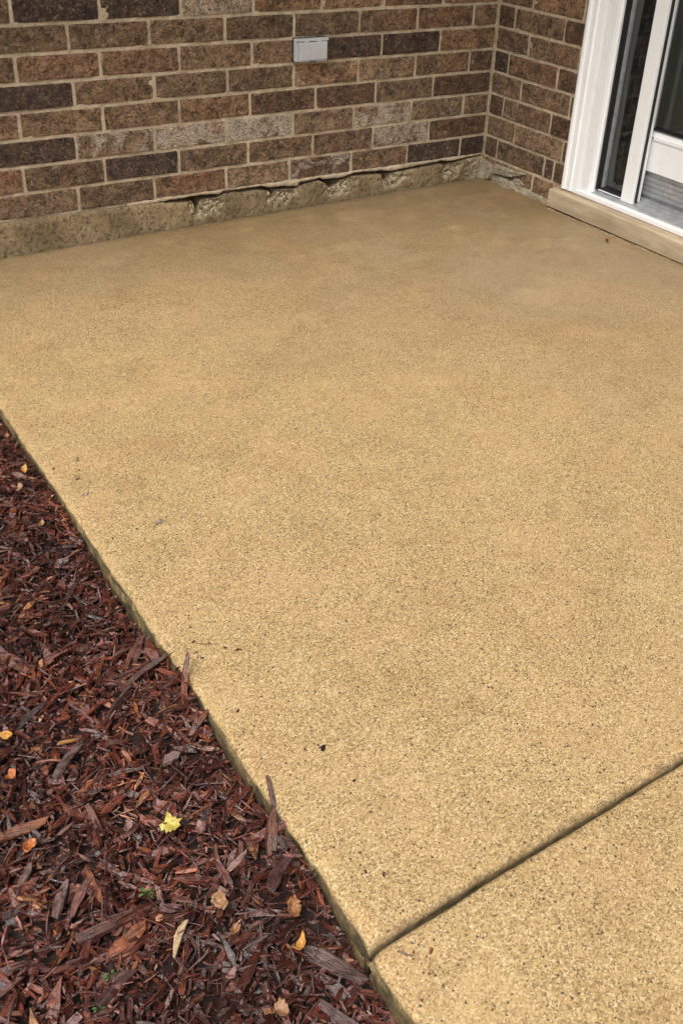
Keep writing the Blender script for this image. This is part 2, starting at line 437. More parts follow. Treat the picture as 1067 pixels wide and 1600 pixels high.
# base colours of fired clay
BROWN = [(.150,.098,.060),(.165,.106,.064),(.135,.090,.056),(.160,.108,.068),(.170,.102,.060),(.128,.085,.053)]
DARK = [(.052,.034,.026),(.062,.040,.029),(.046,.031,.026)]
RED = [(.180,.105,.064),(.172,.102,.062)]
GREY = [(.24,.185,.135)]
def pick(kind):
    c = np.array(random.choice({'b': BROWN, 'd': DARK, 'r': RED, 'g': GREY, 'm': [(.085,.050,.032),(.095,.058,.036)]}[kind]))
    return c*random.uniform(.80, 1.20)*np.array((1.50,1.48,1.44))
def add_brick(parent, side, a0, a1, zb, kind='b', eff=0.0, hgt=BH):
    """side 'x': on the back wall between x=a0..a1; 'y': on the side wall between y=a0..a1 (a0>a1)"""
    L = abs(a1-a0)-MJ
    if L < .012: return
    if abs(L-.2435) < .014 and hgt == BH:
        me = random.choice(VAR); s = L/.2435
    else:
        me = mesh('brick', *brick_mesh(L, hgt, random.randint(0, 10**6)), M['brick']); s = 1
    o = obj('brick', me, parent)
    mid = (a0+a1)/2; j = random.uniform(-.0012, .0012)
    o.location = (mid, j, zb+hgt/2) if side == 'x' else (j, mid, zb+hgt/2)
    flip = random.random() < .5
    o.rotation_euler = (random.uniform(-.006, .006), random.uniform(-.004, .004) + (math.pi if flip else 0)*0, 0 if side == 'x' else -math.pi/2)
    if side == 'y': o.rotation_euler.z = -math.pi/2 + random.uniform(-.006, .006)
    o.scale = (s, 1, 1)
    c = pick(kind); o.color = (c[0], c[1], c[2], eff)

# vertical joints of the back wall, course by course (top first) and what each brick looks like
CJ = {0: [-2.048,-1.792,-1.534,-1.275,-1.025,-.769,-.516,-.260,0], 1: [-1.892,-1.636,-1.383,-1.127,-.875,-.616,-.369,-.113,0],
 2: [-2.055,-1.799,-1.546,-1.288,-1.032,-.773,-.518,-.260,0], 3: [-1.892,-1.636,-1.377,-1.123,-.874,-.614,-.366,-.114,0],
 4: [-2.065,-1.809,-1.552,-1.297,-1.042,-.786,-.535,-.277,0], 5: [-1.900,-1.645,-1.388,-1.132,-.876,-.626,-.371,-.124,0],
 6: [-2.074,-1.818,-1.562,-1.307,-1.052,-.794,-.538,-.281,0], 7: [-1.911,-1.655,-1.399,-1.137,-.888,-.629,-.377,-.121,0]}
CK = {0: ['b','d','d','g','b','b','b','b'], 1: ['b','b','b','b','b','b','b','b'], 2: ['b','r','b','b','b','d','d','b'],
 3: ['d','b','b','b','b','b','b','m'], 4: ['r','b','b','b','m','m','b','m'], 5: ['d','b','b','b','b','b','b','b'],
 6: ['r','b','d','b','b','b','b','m'], 7: ['b','b','r','b','m','b','d','d']}
CE = {0: [0,.1,.05,.6,0,0,0,0], 1: [0]*8, 2: [0,.1,0,0,0,.2,.1,.1], 3: [0,.1,0,.1,.55,.1,.1,.45], 4: [0,.1,0,.25,.25,.1,.2,.1],
 5: [.05,.75,.9,.95,.2,.85,.55,.5], 6: [.1,.25,.35,.25,.1,.2,.8,.2], 7: [0,.3,.2,.3,.7,.25,.35,.1]}
# ---- mortar bodies
def mortar_wall(name, side, a, zs, face, back, seed):
    A, Z = np.meshgrid(a, zs, indexing='ij')
    D = face + .0017*fbm(A*18, Z*18, seed) + .0011*vn(A*95, Z*95, seed+2)
    n, m = A.shape
    if side == 'x': P = np.stack([A, D, Z], -1)
    else: P = np.stack([D, A, Z], -1)
    V = P.reshape(-1, 3).tolist(); F = gridF(n, m)
    k = len(V)
    for (aa, zz) in ((a[0],zs[0]),(a[-1],zs[0]),(a[-1],zs[-1]),(a[0],zs[-1])):
        V.append((aa, back, zz) if side == 'x' else (back, aa, zz))
    F += [(k, k+1, k+2, k+3), tuple([i*m for i in range(n)][::-1] + [k, k+1]), tuple([i*m+m-1 for i in range(n)] + [k+2, k+3]),
          tuple([j for j in range(m)] + [k+3, k]), tuple([(n-1)*m+j for j in range(m)][::-1] + [k+1, k+2])]
    return obj(name, mesh(name, V, F, M['mortar'], False), house)
TOP = 2.75
back_wall = mortar_wall('back_wall', 'x', np.concatenate([np.linspace(-5, -2.4, 8)[:-1], np.linspace(-2.4, .003, 300)]),
    np.concatenate([np.linspace(BOT-.002, .95, 115), np.linspace(.95, TOP, 8)[1:]]), .0036, .25, 11)
side_wall = mortar_wall('side_wall', 'y', np.linspace(.003, -.47, 75), np.concatenate([np.linspace(-.03, .95, 125), np.linspace(.95, TOP, 8)[1:]]), .0036, .25, 21)
tag(back_wall, 'brown brick back wall with tan mortar joints'); tag(side_wall, 'narrow brown brick return wall beside the sliding door')

for c in range(-2, 8):
    zb = Z1 - c*H + MJ/2
    if c < 0:
        base = CJ[c+2]; ks = [random.choice('bbbbrdm') for _ in base]; es = [random.choice((0,0,.2,.5)) for _ in base]
    else: base = CJ[c]; ks = CK[c]; es = CE[c]
    js = [base[0]-.256, *base]; ks = ['b', *ks]; es = [0, *es]
    for i in range(len(js)-1):
        add_brick(back_wall, 'x', js[i], js[i+1]-(.006 if i == len(js)-2 else 0)*0, zb, ks[i], es[i])
RJ = {0: [0,-.183,-.445,-.478], 1: [0,-.096,-.362,-.478], 2: [0,-.186,-.478], 3: [0,-.088,-.357,-.478], 4: [0,-.175,-.440,-.478], 5: [0,-.087,-.356,-.478],
      6: [0,-.168,-.435,-.478], 7: [0,-.078,-.352,-.405,-.478], 8: [0,-.160,-.300,-.42,-.478]}
RK = {0: 'bbb', 1: 'mbm', 2: 'bbb', 3: 'dbm', 4: 'bbb', 5: 'mbm', 6: 'bbm', 7: 'mbdm', 8: 'bbbb'}
RJ[2] = [0,-.186,-.452,-.478]
for c in range(-2, 9):
    zb = Z1 - c*H + MJ/2; js = RJ[c if c >= 0 else c+2]; ks = RK[c if c >= 0 else c+2]
    for i in range(len(js)-1):
        e = {(4,0): .3, (4,1): .4, (5,1): .45, (2,0): .3, (0,1): .3, (6,0): .35}.get((c, i), .12)
        add_brick(side_wall, 'y', js[i]-(.004 if i == 0 else 0), js[i+1], zb, ks[i], e)

# ---- the rest of the walls, above and beside the view: one mass of bricks
def far_bricks(parent, spots, name='brick'):
    V = []; F = []; C = []
    for side, a0, a1, zb in spots:
        L = abs(a1-a0)-MJ; k = len(V); c = pick(random.choice('bbbbbrdm'))
        for dx, dy, dz in ((-.5,.0,-.5),(.5,.0,-.5),(.5,.0,.5),(-.5,.0,.5),(-.5,.05,-.5),(.5,.05,-.5),(.5,.05,.5),(-.5,.05,.5)):
            p = ((a0+a1)/2+dx*L, dy, zb+BH/2+dz*BH)
            if side == 'y': p = (dy, (a0+a1)/2-dx*L, zb+BH/2+dz*BH)
            V.append(p); C.append((*c, 1))
        F += [tuple(k+q for q in f) for f in ((0,1,2,3),(1,0,4,5),(2,1,5,6),(3,2,6,7),(0,3,7,4))]
    me = mesh(name, V, F, M['brick_far'])
    at = me.color_attributes.new('Col', 'FLOAT_COLOR', 'POINT'); at.data.foreach_set('color', np.array(C, 'f').ravel())
    tag(obj(name, me, parent), kind='stuff')
sp = []
for c in range(-58, 8):
    zb = Z1 - c*H + MJ/2
    if zb+BH > TOP: continue
    x = -.113 if c % 2 else -.26
    if c < -2: sp.append(('x', x, 0, zb))
    lim = CJ[c if c >= 0 else c+2][0]-.256 if c >= -2 else 9
    while x > -4.9:
        if x <= lim+.001: sp.append(('x', x-.254, x, zb))
        x -= .254
        if c >= -2 and abs(x-lim) < .13: x = lim
far_bricks(back_wall, sp)
sp = []
for c in range(-58, -2):
    zb = Z1 - c*H + MJ/2
    if zb+BH > TOP: continue
    for a, b in (((0,-.087),(-.087,-.356),(-.356,-.465)) if c % 2 else ((0,-.18),(-.18,-.465))): sp.append(('y', a, b, zb))
far_bricks(side_wall, sp)
# wall beyond the door and above it
V = []; F = []
box(V, F, .003, .25, -5.2, -2.36, -.17, TOP); box(V, F, .0031, .25, -2.36, -.47, 2.22, TOP)
far_wall = tag(obj('side_wall', mesh('side_wall', V, F, M['mortar']), house), 'brick wall beyond and above the sliding door')
sp = []
for c in range(-58, 10):
    zb = Z1 - c*H + MJ/2
    if zb+BH > TOP: continue
    y = -2.36 - (0 if c % 2 else .127)
    if not c % 2: sp.append(('y', -2.36, y, zb))
    while y > -5.0: sp.append(('y', y, y-.254, zb)); y -= .254
    if zb > 2.23:
        y = -.478
        while y > -2.3: sp.append(('y', y, y-.254, zb)); y -= .2543
far_bricks(far_wall, sp)
# unseen boxed eaves, made deep to shade the slab near the house corner
V = []; F = []
EV = 1.0
box(V, F, -5.2, -EV, -EV, .9, TOP+.001, TOP+.16); box(V, F, -EV, 1.6, -5.4, .9, TOP+.0012, TOP+.161)
tag(obj('shade_roof', mesh('shade_roof', V, F, M['shade_roof']), house), 'unseen shingled eaves slab, made deep to shade the patio corner')

# ---- cracked foundation kerb under the back wall
FT = [(-5,.088),(-2.2,.086),(-1.912,.085),(-1.663,.084),(-1.446,.079),(-1.356,.076),(-1.268,.067),(-1.254,.020),(-1.237,.067),(-1.172,.068),(-1.147,.079),(-1.01,.074),(-.977,.066),(-.962,.042),(-.946,.064),(-.865,.060),(-.85,.070),(-.769,.078),(-.753,.071),(-.716,.040),(-.675,.064),(-.617,.077),(-.499,.068),(-.471,.040),(-.455,.063),(-.387,.069),(-.216,.075),(-.186,.058),(-.168,.068),(-.025,.080),(.02,.080)]
fx, fz = np.array([q[0] for q in FT]), np.array([q[1] for q in FT])
NOT = [-1.250,-.958,-.712,-.468,-.184]
def foundation():
    xs = np.concatenate([np.linspace(-5, -2.3, 12)[:-1], np.linspace(-2.3, .012, 620)])
    T = np.interp(xs, fx, fz) - .004*(np.abs(xs+.75) < .62) + .0016*fbm(xs*45, xs*0, 3)*(xs > -1.5) + .0007*vn(xs*210, xs*0, 5)
    rows = np.linspace(0, 1, 22)
    V = []; C = []
    for i, x in enumerate(xs):
        b = -.06
        for r in rows:
            z = b + (T[i]-b)*r
            ch = 0.
            for k, nx in enumerate(NOT):
                s = .055 if k < 4 else .04
                skew = (x-nx)/(s*(1.7 if x > nx else .75)); hz = (z-.045)/.033
                ch = max(ch, math.exp(-skew*skew-hz*hz))
            ch = float(np.clip((ch+.25*vn(x*70, z*70, 8)-.30)*2.6, 0, 1))
            if x > -.09: ch = max(ch, .5)
            y = -.016 + .0026*float(fbm(x*14, z*14, 2)) + .0012*float(vn(x*110, z*110, 4))
            y += ch*(.011 + .007*float(vn(x*60, z*60, 6)) + .0045*float(vn(x*170, z*170, 7)))
            y += .004*max(0, (r-.93)/.07)                # worn arris
            V.append((x, y, z)); C.append((ch, ch, ch, 1))
        for y in (-.004, .03, .12): V.append((x, y, T[i]-.001+.001*math.sin(x*300+y*90))); C.append((.2,.2,.2,1))
    m = len(rows)+3
    me = mesh('foundation', V, gridF(len(xs), m), M['found'], False)
    at = me.color_attributes.new('Col', 'FLOAT_COLOR', 'POINT'); at.data.foreach_set('color', np.array(C, 'f').ravel())
    tag(obj('foundation', me, house), 'cracked and chipped concrete foundation kerb under the back wall')
    # near-black box behind the crack, its colour stands in for the shade inside
    boxobj('cavity', M['hole'], house, -2.3, .0, .09, .10, .0, BOT-.004)
    # ragged bedding mortar hanging under the lowest course
    xs = np.linspace(-1.50, -.012, 520)
    gap = .004*(np.abs(xs+.75) < .62) + 1.3*np.interp(xs, [-1.5,-1.446,-1.36,-1.27,-1.24,-1.17,-1.10,-1.0,-.95,-.86,-.77,-.70,-.62,-.47,-.38,-.2,-.02], [-.004,-.001,.003,.012,.013,.006,.008,.0075,.008,.006,.004,.006,.006,.008,.005,.006,.005])
    Tb = np.interp(xs, [q for q, _ in FT if round(q,3) not in (-1.254,-.962,-.716,-.471,-.186)], [z for q, z in FT if round(q,3) not in (-1.254,-.962,-.716,-.471,-.186)])
    lip = np.minimum(Tb - .004*(np.abs(xs+.75) < .62) + gap + .002*fbm(xs*40, xs*0, 9) + .001*vn(xs*170, xs*0, 2), BOT+.006)
    V = []
    for i, x in enumerate(xs):
        o = .0035*float(fbm(x*22, 0, 6)); top = BOT+.0075+.0018*float(vn(x*60, 3, 3))
        lo = min(lip[i], top-.002)
        V += [(x, .004, top), (x, -.004+o*.6, top-.0015), (x, -.009+o*1.5, (top*.6+lo*.4)), (x, -.008+o+.001*float(vn(x*130, 1, 1)), lo+.001), (x, -.004+o, lo-.0005), (x, .06, lo+.001)]
    tag(obj('bedding_mortar', mesh('bedding_mortar', V, gridF(len(xs), 6), M['mortar'], False), house), 'ragged strip of bedding mortar above the crack')
foundation()

# ---- lumps of mortar at the foot of the side wall
def lump(name, outline, x_back, thick, seed, mat, tilt=0., n=7):
    """irregular plate: outline [(y,z)], bulging to -x"""
    r = np.random.default_rng(seed); P = np.array(outline); c = P.mean(0)
    Q = []
    for i in range(len(P)):
        a, b = P[i], P[(i+1) % len(P)]
        for t in np.linspace(0, 1, n, endpoint=False): Q.append(a+(b-a)*t + r.normal(0, .0012, 2))
    Q = np.array(Q); N = len(Q); V = []
    for s, d in ((1.0, 0), (1.0, .6), (.93, .95), (.72, 1.0), (.45, 1.02), (.2, 1.0)):
        for q in Q:
            y, z = c+(q-c)*s
            V.append((x_back-thick*d*(1+tilt*(z-c[1])/.03)+ (r.normal(0, .0011) + .003*float(vn(y*55, z*55, seed)))*(d > .5), y, z))
    V.append((x_back-thick, c[0], c[1])); F = []
    for k in range(5):
        for i in range(N): F.append((k*N+i, k*N+(i+1) % N, (k+1)*N+(i+1) % N, (k+1)*N+i))
    for i in range(N): F.append((5*N+i, 5*N+(i+1) % N, 6*N))
    return obj(name, mesh(name, V, F, mat), house)
tag(lump('mortar_lump', [(.006,.072),(-.030,.064),(-.078,.058),(-.090,.034),(-.080,.006),(-.040,-.004),(.004,-.004)], .006, .030, 1, M['patch'], -.25), 'grey lump of mortar in the wall corner')
tag(lump('mortar_lump', [(-.082,.066),(-.14,.070),(-.205,.070),(-.268,.074),(-.215,.050),(-.14,.036),(-.092,.032)], .006, .022, 2, M['patch'], -.35), 'flat pointed mortar slab against the side wall')
lump('mortar_lump', [(-.085,.030),(-.135,.030),(-.205,.026),(-.235,.006),(-.20,-.006),(-.09,-.006)], .006, .026, 3, M['patch'], -.5)
lump('mortar_lump', [(-.225,.022),(-.29,.018),(-.34,.016),(-.41,.014),(-.43,-.003),(-.33,-.006),(-.22,-.006)], .006, .022, 4, M['patch'], -.5)
lump('mortar_lump', [(-.20,.046),(-.235,.046),(-.262,.030),(-.225,.018),(-.195,.022)], .006, .012, 5, M['patch'], 0)

# ---- stone sill
S0, S1 = -.443, -2.36
def sill():
    ys = np.concatenate([[S0, S0-.002, S0-.006], np.linspace(S0-.02, S1, 120)])
    V = []; prof = [(.02,.010),(-.0445,.010),(-.0475,.012),(-.048,.030),(-.048,.060),(-.0475,.0715),(-.0450,.0745),(-.01,.0785),(.06,.084)]
    for i, y in enumerate(ys):
        s = (0, .5, .85)[i] if i < 3 else 1
        for x, z in prof:
            V.append((x*(1 if x > 0 else .93+.07*s)+.0007*float(fbm(y*9, z*30, 1)), y, z + .0008*float(fbm(y*14, x*40, 2)) + (.0015*(1-s) if z < .03 else -.0015*(1-s))))
    n, m = len(ys), len(prof); F = gridF(n, m)
    F.append(tuple(range(m))); F.append(tuple((n-1)*m+j for j in range(m))[::-1])
    tag(obj('door_sill', mesh('door_sill', V, F, M['stone'], False), house), 'tan limestone sill under the sliding door')
    boxobj('sill_gap_shade', M['hole'], house, -.022, .06, S1, S0-.012, -.06, .0121)  # near-black block, the gap's shade under the sill put in as colour
    # strip of broken filler lying along the foot of the sill
    xs = np.linspace(S0-.01, -1.5, 200); V = []
    for y in xs:
        wv = .004*max(0, float(fbm(y*13, 0, 4))+.45); z0 = slab_z(-.05, y)
        V += [(-.025, y, z0+.002), (-.035, y, z0+.003+.002*float(vn(y*50, 0, 3))), (-.044-wv*.8, y, z0+.003+.002*float(vn(y*66, 0, 5))), (-.050-wv, y, z0-.001)]
    obj('sill_filler', mesh('sill_filler', V, gridF(len(xs), 4), M['found'], False), house)
sill()

# ---- sliding patio door
DZ = .098
door = prism('patio_door', [(.0,-.560),(-.006,-.562),(-.006,-.596),(.012,-.600),(.012,-.607),(.066,-.607),(.066,-.580),(.15,-.580),(.15,-.545),(.0,-.545)], 'z', DZ-.004, 2.15, M['white'], house)
tag(door, 'white vinyl sliding patio door with grey track')
prism('casing', [(.004,-.478),(-.010,-.474),(-.020,-.477),(-.024,-.484),(-.023,-.492),(-.017,-.498),(-.016,-.510),(-.021,-.515),(-.021,-.522),(-.015,-.527),(-.0125,-.548),(-.0095,-.5585),(.004,-.5600)], 'z', .084, 2.21, M['white'], door)
boxobj('casing', M['white'], door, -.018, .14, -2.30, -.5605, 2.151, 2.21, b=.004)
boxobj('casing', M['white'], door, -.018, .14, -2.36, -2.301, .086, 2.212, b=.004)
# caulk bead between casing and brick
V = []; zs = np.linspace(.085, 1.6, 300)
for z in zs:
    o = .0022*float(fbm(z*26, 0, 3)); V += [(.004, -.468+o, z), (-.005+.002*float(vn(z*60, 2, 2)), -.470+o, z), (-.009, -.4745, z), (-.004, -.480, z)]
obj('caulk_bead', mesh('caulk_bead', V, gridF(len(zs), 4), M['white'], True), door)
# track and threshold: white nosing, grey channel with ribs
boxobj('threshold', M['white'], door, -.014, .010, -2.30, -.470, .0800, .0965, b=.003)
prism('track', [(.0102,.084),(.0102,.1005),(.014,.1015),(.045,.1075),(.045,.1135),(.048,.1135),(.048,.1075),(.075,.1085),(.075,.122),(.078,.122),(.078,.109),(.110,.110),(.110,.125),(.114,.125),(.114,.110),(.150,.111),(.150,.084)], 'y', -2.30, -.6085, M['alu'], door)
prism('track', [(.0102,.084),(.0102,.1003),(.030,.1040),(.030,.084)], 'y', -.6084, -.545, M['alu'], door)
# narrow fixed light: gasket, glazing bead, pane, then the stile
boxobj('gasket', M['black'], door, .020, .060, -.6155, -.6072, DZ+.012, 2.14)
boxobj('glazing_bead', M['alu'], door, .040, .060, -.6255, -.6157, DZ+.018, 2.14, b=.001)
boxobj('pane', M['glass'], door, .050, .055, -.7300, -.6257, DZ+.020, 2.14)
boxobj('bottom_bead', M['black'], door, .030, .062, -.7300, -.6258, DZ+.006, DZ+.022)
boxobj('glazing_bead', M['white'], door, .0275, .0298, -.7300, -.6160, DZ+.010, DZ+.0135)
boxobj('stile', M['white'], door, .022, .064, -.7830, -.7303, DZ+.006, 2.14, b=.003)
boxobj('gasket', M['black'], door, .034, .0405, -.7905, -.7832, DZ+.012, 2.14)
# sliding leaf set further in
boxobj('leaf_stile', M['black'], door, .0665, .108, -.7560, -.7320, .135, 2.14, b=.002)
boxobj('glazing_bead', M['alu'], door, .080, .096, -.7640, -.7562, .345, 2.14, b=.001)
boxobj('pane', M['glass'], door, .0905, .0955, -2.28, -.7643, .350, 2.12)
prism('leaf_rail', [(.080,.214),(.080,.318),(.076,.320),(.076,.331),(.080,.333),(.082,.343),(.090,.3505),(.106,.3505),(.106,.214)], 'y', -2.28, -.7562, M['white'], door)
V = []; F = []; box(V, F, .074, .077, -.7790, -.7740, .3235, .3285, b=.0008)
obj('screw', mesh('screw', V, F, M['greyd']), door)
boxobj('weather_strip', M['black'], door, .079, .106, -2.28, -.7563, .3512, .3555)
pf = [(.102,.112)]
for i in range(5): pf += [(.090+.0*i, .130+i*.017), (.090, .141+i*.017), (.094, .1425+i*.017), (.094, .1455+i*.017)]
pf += [(.1068,.2135),(.1068,.112)]
prism('leaf_kick', pf, 'y', -2.28, -.7563, M['alu'], door)
# dim room behind the glass
V = []; F = []
box(V, F, .1505, 3.2, -3.0, -.40, .085, 2.5); F[-6:] = [tuple(reversed(f)) for f in F[-6:]]; F = [f for i, f in enumerate(F) if i != 5]
obj('room', mesh('room', V, F, M['room']), house)
boxobj('room_floor', M['roomfloor'], house, .151, 3.19, -2.99, -.41, .0865, .118)
boxobj('skirting', mat_simple('skirting_paint', (.55,.53,.48), .5), house, .1515, 3.0, -.425, -.41, .1182, .21)

# ------------------------------------------------------------------ things on and in the house
# dark curtain hanging inside the narrow light
ys = np.linspace(-.612, -.735, 60); zs = np.linspace(.125, 2.1, 90); V = []
for y in ys:
    for z in zs: V.append((.104+.016*math.sin(y*170+.9*math.sin(z*3))+.004*float(fbm(y*60, z*7, 4)), y+.004*float(fbm(z*4, 1, 2)), z))
cur = obj('curtain', mesh('curtain', V, gridF(60, 90), M['cloth'], True))
cur.modifiers.new('thickness', 'SOLIDIFY').thickness = .002
tag(cur, 'charcoal curtain hanging behind the narrow pane beside the white stile', 'curtain')

# weatherproof outlet cover on the back wall
ob = tag(empty('outlet_cover', (-.8185, 0, .527)), 'grey weatherproof outlet cover fixed to the brick wall', 'outlet cover')
boxobj('back_plate', M['grey'], ob, -.0605, .0605, -.016, -.0015, -.0365, .0355, b=.003)
boxobj('lid', M['grey'], ob, -.0500, .0575, -.030, -.0165, -.0330, .0265, b=.0045)
boxobj('lid_rim', M['grey'], ob, -.0500, .0575, -.0265, -.0163, -.0365, -.0332, b=.0012)
boxobj('hinge_cap', M['grey'], ob, -.0500, .0620, -.029, -.010, .0285, .0372, b=.0025)
for x in (-.022, .026):
    boxobj('hinge_knuckle', M['grey'], ob, x-.008, x+.008, -.0305, -.018, .0255, .0300, b=.0015)
boxobj('latch', M['greyd'], ob, -.012, .014, -.0325, -.0245, -.0385, -.0345, b=.001)
boxobj('screw', M['greyd'], ob, -.0578, -.0532, -.0180, -.0155, .0245, .0290, b=.0008)
boxobj('gasket', M['black'], ob, -.0620, .0622, -.0030, .004, -.0380, .0372)

# ------------------------------------------------------------------ mulch bed
def bed(x, y):
    x = np.asarray(x, float); y = np.asarray(y, float)
    d = np.clip(XE-x, 0, 3)
    z = -.050 + .010*fbm(x*5, y*5, 31) + .006*fbm(x*17, y*17, 33)
    near = np.exp(-(d/.10)**2)
    hump = lambda c, s: np.exp(-((y-c)/s)**2)
    z = z + near*(.026*hump(-1.96,.10) + .020*hump(-2.30,.12) + .016*hump(-1.33,.13) - .012*hump(-1.68,.12) - .012*hump(-2.14,.05) - .022*hump(-2.55,.12) - .004)
    return z - .02*np.clip(d-1.0, 0, 2)
xs = np.concatenate([np.linspace(-3.9, -2.9, 12)[:-1], np.linspace(-2.9, XE+.012, 60)]); ys = np.linspace(-3.4, -.015, 150)
X, Y = np.meshgrid(xs, ys, indexing='ij')
tag(obj('mulch_bed', mesh('mulch_bed', np.stack([X, Y, bed(X, Y)-.012], -1).reshape(-1, 3), gridF(len(xs), len(ys)), M['soil'], True)), kind='structure')

NS = 5
def chip_verts(r, L, W, T, flake, pos, yaw, pitch, roll):
    """tapered, slightly bent splinter or flake: NS stations of four corners"""
    t = np.linspace(-.5, .5, NS)
    prof = np.array([.30+.5*r.random(), .85, 1, .85, .22+.55*r.random()])
    if flake: prof = np.array([.55+.4*r.random(), .95, 1, .9, .5+.45*r.random()])
    prof = prof*(1+r.normal(0, .13, NS))
    bend = r.normal(0, .035)*L; bz = r.normal(0, .03)*L
    skew = r.normal(0, .28, 2)*W
    V = []
    for k in range(NS):
        cx = t[k]*L; cy = bend*(1-4*t[k]**2); cz = bz*(1-4*t[k]**2)
        for s, q in ((-1,-1),(1,-1),(1,1),(-1,1)):
            ex = 0
            if k == 0: ex = s*skew[0]
            if k == NS-1: ex = s*skew[1]
            V.append((cx+ex+r.normal(0,.02)*W, cy+s*W/2*prof[k]*(1+r.normal(0,.10)), cz+q*T/2*prof[k]**.5*(1+r.normal(0,.25))))
    R = np.array(Euler((roll, pitch, yaw)).to_matrix())
    return np.array(V)@R.T + np.array(pos)
CF = []
for k in range(NS-1):
    for q in range(4): CF.append((k*4+q, k*4+(q+1) % 4, k*4+4+(q+1) % 4, k*4+4+q))
CF += [(3,2,1,0), tuple((NS-1)*4+q for q in range(4))]
CF = [tuple(reversed(f)) for f in CF]
UVL = []
for k in range(NS-1):
    for q in range(4): UVL.append([(k, q), (k, q+1), (k+1, q+1), (k+1, q)][::-1])
UVL += [[(0,3),(0,2),(0,1),(0,0)][::-1], [(NS-1,q) for q in range(4)][::-1]]
def chip_uv(L, W, off):
    out = []
    for f in UVL:
        for k, q in f: out.append((off+k/(NS-1)*L, off*3.7+q*W*.5))
    return out
PAL = [((.082,.024,.015),.30),((.056,.017,.011),.24),((.120,.038,.023),.18),((.034,.012,.009),.12),((.160,.060,.028),.06),((.160,.085,.072),.05),((.24,.125,.060),.025),((.115,.060,.050),.025)]
PC = np.array([p[0] for p in PAL]); PW = np.array([p[1] for p in PAL]); PW /= PW.sum()
def chip_color(r): return PC[r.choice(len(PC), p=PW)]*r.uniform(.65, 1.6)*np.array((1.09,1,.95))

# the camera's view, only to leave what lies far outside it sparser
def in_view(x, y):
    # left edge of the view over the bed runs from (-2.20,-.98) to (-2.61,-2.36)
    return (x > -2.24 - .295*(-y-.95)-.06) & (y > -2.72) & (y < -.80)
def fit_slab(V):
    """push a chip that would stand in the slab to the left of its edge"""
    low = V[:, 2] < -.026
    if low.any():
        d = V[low, 0].max() - (XE-.003)
        if d > 0: V[:, 0] -= d
    return V
chips = []          # (V, L, W, color, score)
def make_chips(n, region, Lr, asp, Tr, dz, flake_p, pitch_s, r):
    for _ in range(n):
        x = r.uniform(*region[0]); y = r.uniform(*region[1])
        L = Lr[0]*(Lr[1]/Lr[0])**r.random(); fl = r.random() < flake_p
        W = L*r.uniform(*asp)*(1.9 if fl else 1); W = min(W, .012); T = r.uniform(*Tr)
        yaw = r.uniform(0, math.pi*2)
        z = float(bed(x, y)) + dz[0] + (dz[1]-dz[0])*r.random()
        V = chip_verts(r, L, W, T, fl, (x, y, z), yaw, r.normal(0, pitch_s), r.normal(0, .45))
        if V[:, 1].max() > -.02: continue
        V = fit_slab(V)
        chips.append((V, L, W, chip_color(r)*(1+.38*float(vn(x*11, y*11, 77))), L*W if in_view(x, y) else 0))
r = np.random.default_rng(42)
VW = ((-2.72, XE), (-2.75, -.80))
make_chips(8500, VW, (.006,.020), (.16,.36), (.0012,.004), (-.012,.006), .35, .40, r)
make_chips(6500, VW, (.012,.036), (.09,.24), (.0015,.005), (-.006,.011), .25, .35, r)
make_chips(900, VW, (.028,.062), (.09,.20), (.002,.006), (.000,.012), .25, .20, r)
make_chips(5200, VW, (.012,.050), (.022,.055), (.0008,.002), (.000,.014), 0, .28, r)
make_chips(2500, VW, (.005,.012), (.2,.5), (.001,.003), (.002,.011), .3, .5, r)
make_chips(6000, ((-3.9,-2.72), (-3.3,-.03)), (.02,.07), (.10,.30), (.002,.006), (-.006,.010), .3, .25, r)
make_chips(1800, ((-2.72,XE), (-3.3,-2.75)), (.015,.06), (.10,.30), (.002,.006), (-.006,.010), .3, .25, r)
make_chips(1800, ((-2.72,XE), (-.80,-.03)), (.015,.06), (.10,.30), (.002,.006), (-.006,.010), .3, .25, r)
for _ in range(34):
    x = XE+.02+abs(r.normal(0, .06)); y = r.uniform(-2.72, -1.0); L = r.uniform(.002, .008)
    chips.append((chip_verts(r, L, L*.4, L*.25, True, (x, y, float(slab_z(x, y))+L*.12), r.uniform(0, 6.28), 0, 0), L, L*.4, chip_color(r), 0))
# the biggest ones in view that lie on top are things of their own
order = sorted(range(len(chips)), key=lambda i: -(chips[i][4]*(1 if chips[i][0][:,2].mean() > float(bed(chips[i][0][:,0].mean(), chips[i][0][:,1].mean()))+.002 else .2)))
single = set(order[:255])
Vs = []; Fs = []; Cs = []; UV = []; k = 0
for i, (V, L, W, c, s) in enumerate(chips):
    if i in single: continue
    Vs.append(V); Fs += [tuple(k+q for q in f) for f in CF]; Cs.append(np.repeat([[*c, 1]], len(V), 0)); UV += chip_uv(L, W, (i % 97)*.37); k += len(V)
me = bpy.data.meshes.new('mulch'); me.from_pydata(np.concatenate(Vs).tolist(), [], Fs); me.update(); me.materials.append(M['chip'])
at = me.color_attributes.new('Col', 'FLOAT_COLOR', 'POINT'); at.data.foreach_set('color', np.concatenate(Cs).astype('f').ravel())
me.uv_layers.new(name='UVMap').data.foreach_set('uv', np.array(UV, 'f').ravel())
tag(obj('mulch', me), 'dark red brown shredded wood mulch filling the bed beside the patio', 'mulch', kind='stuff')
def chip_object(name, V, L, W, c, off=0.):
    ctr = V.mean(0); ctr[2] = V[:, 2].min()
    me = mesh(name, V-ctr, CF, M['chip_one'])
    me.uv_layers.new(name='UVMap').data.foreach_set('uv', np.array(chip_uv(L, W, off), 'f').ravel())
    o = obj(name, me, None, tuple(ctr)); o.color = (*[float(q) for q in c], 1); return o
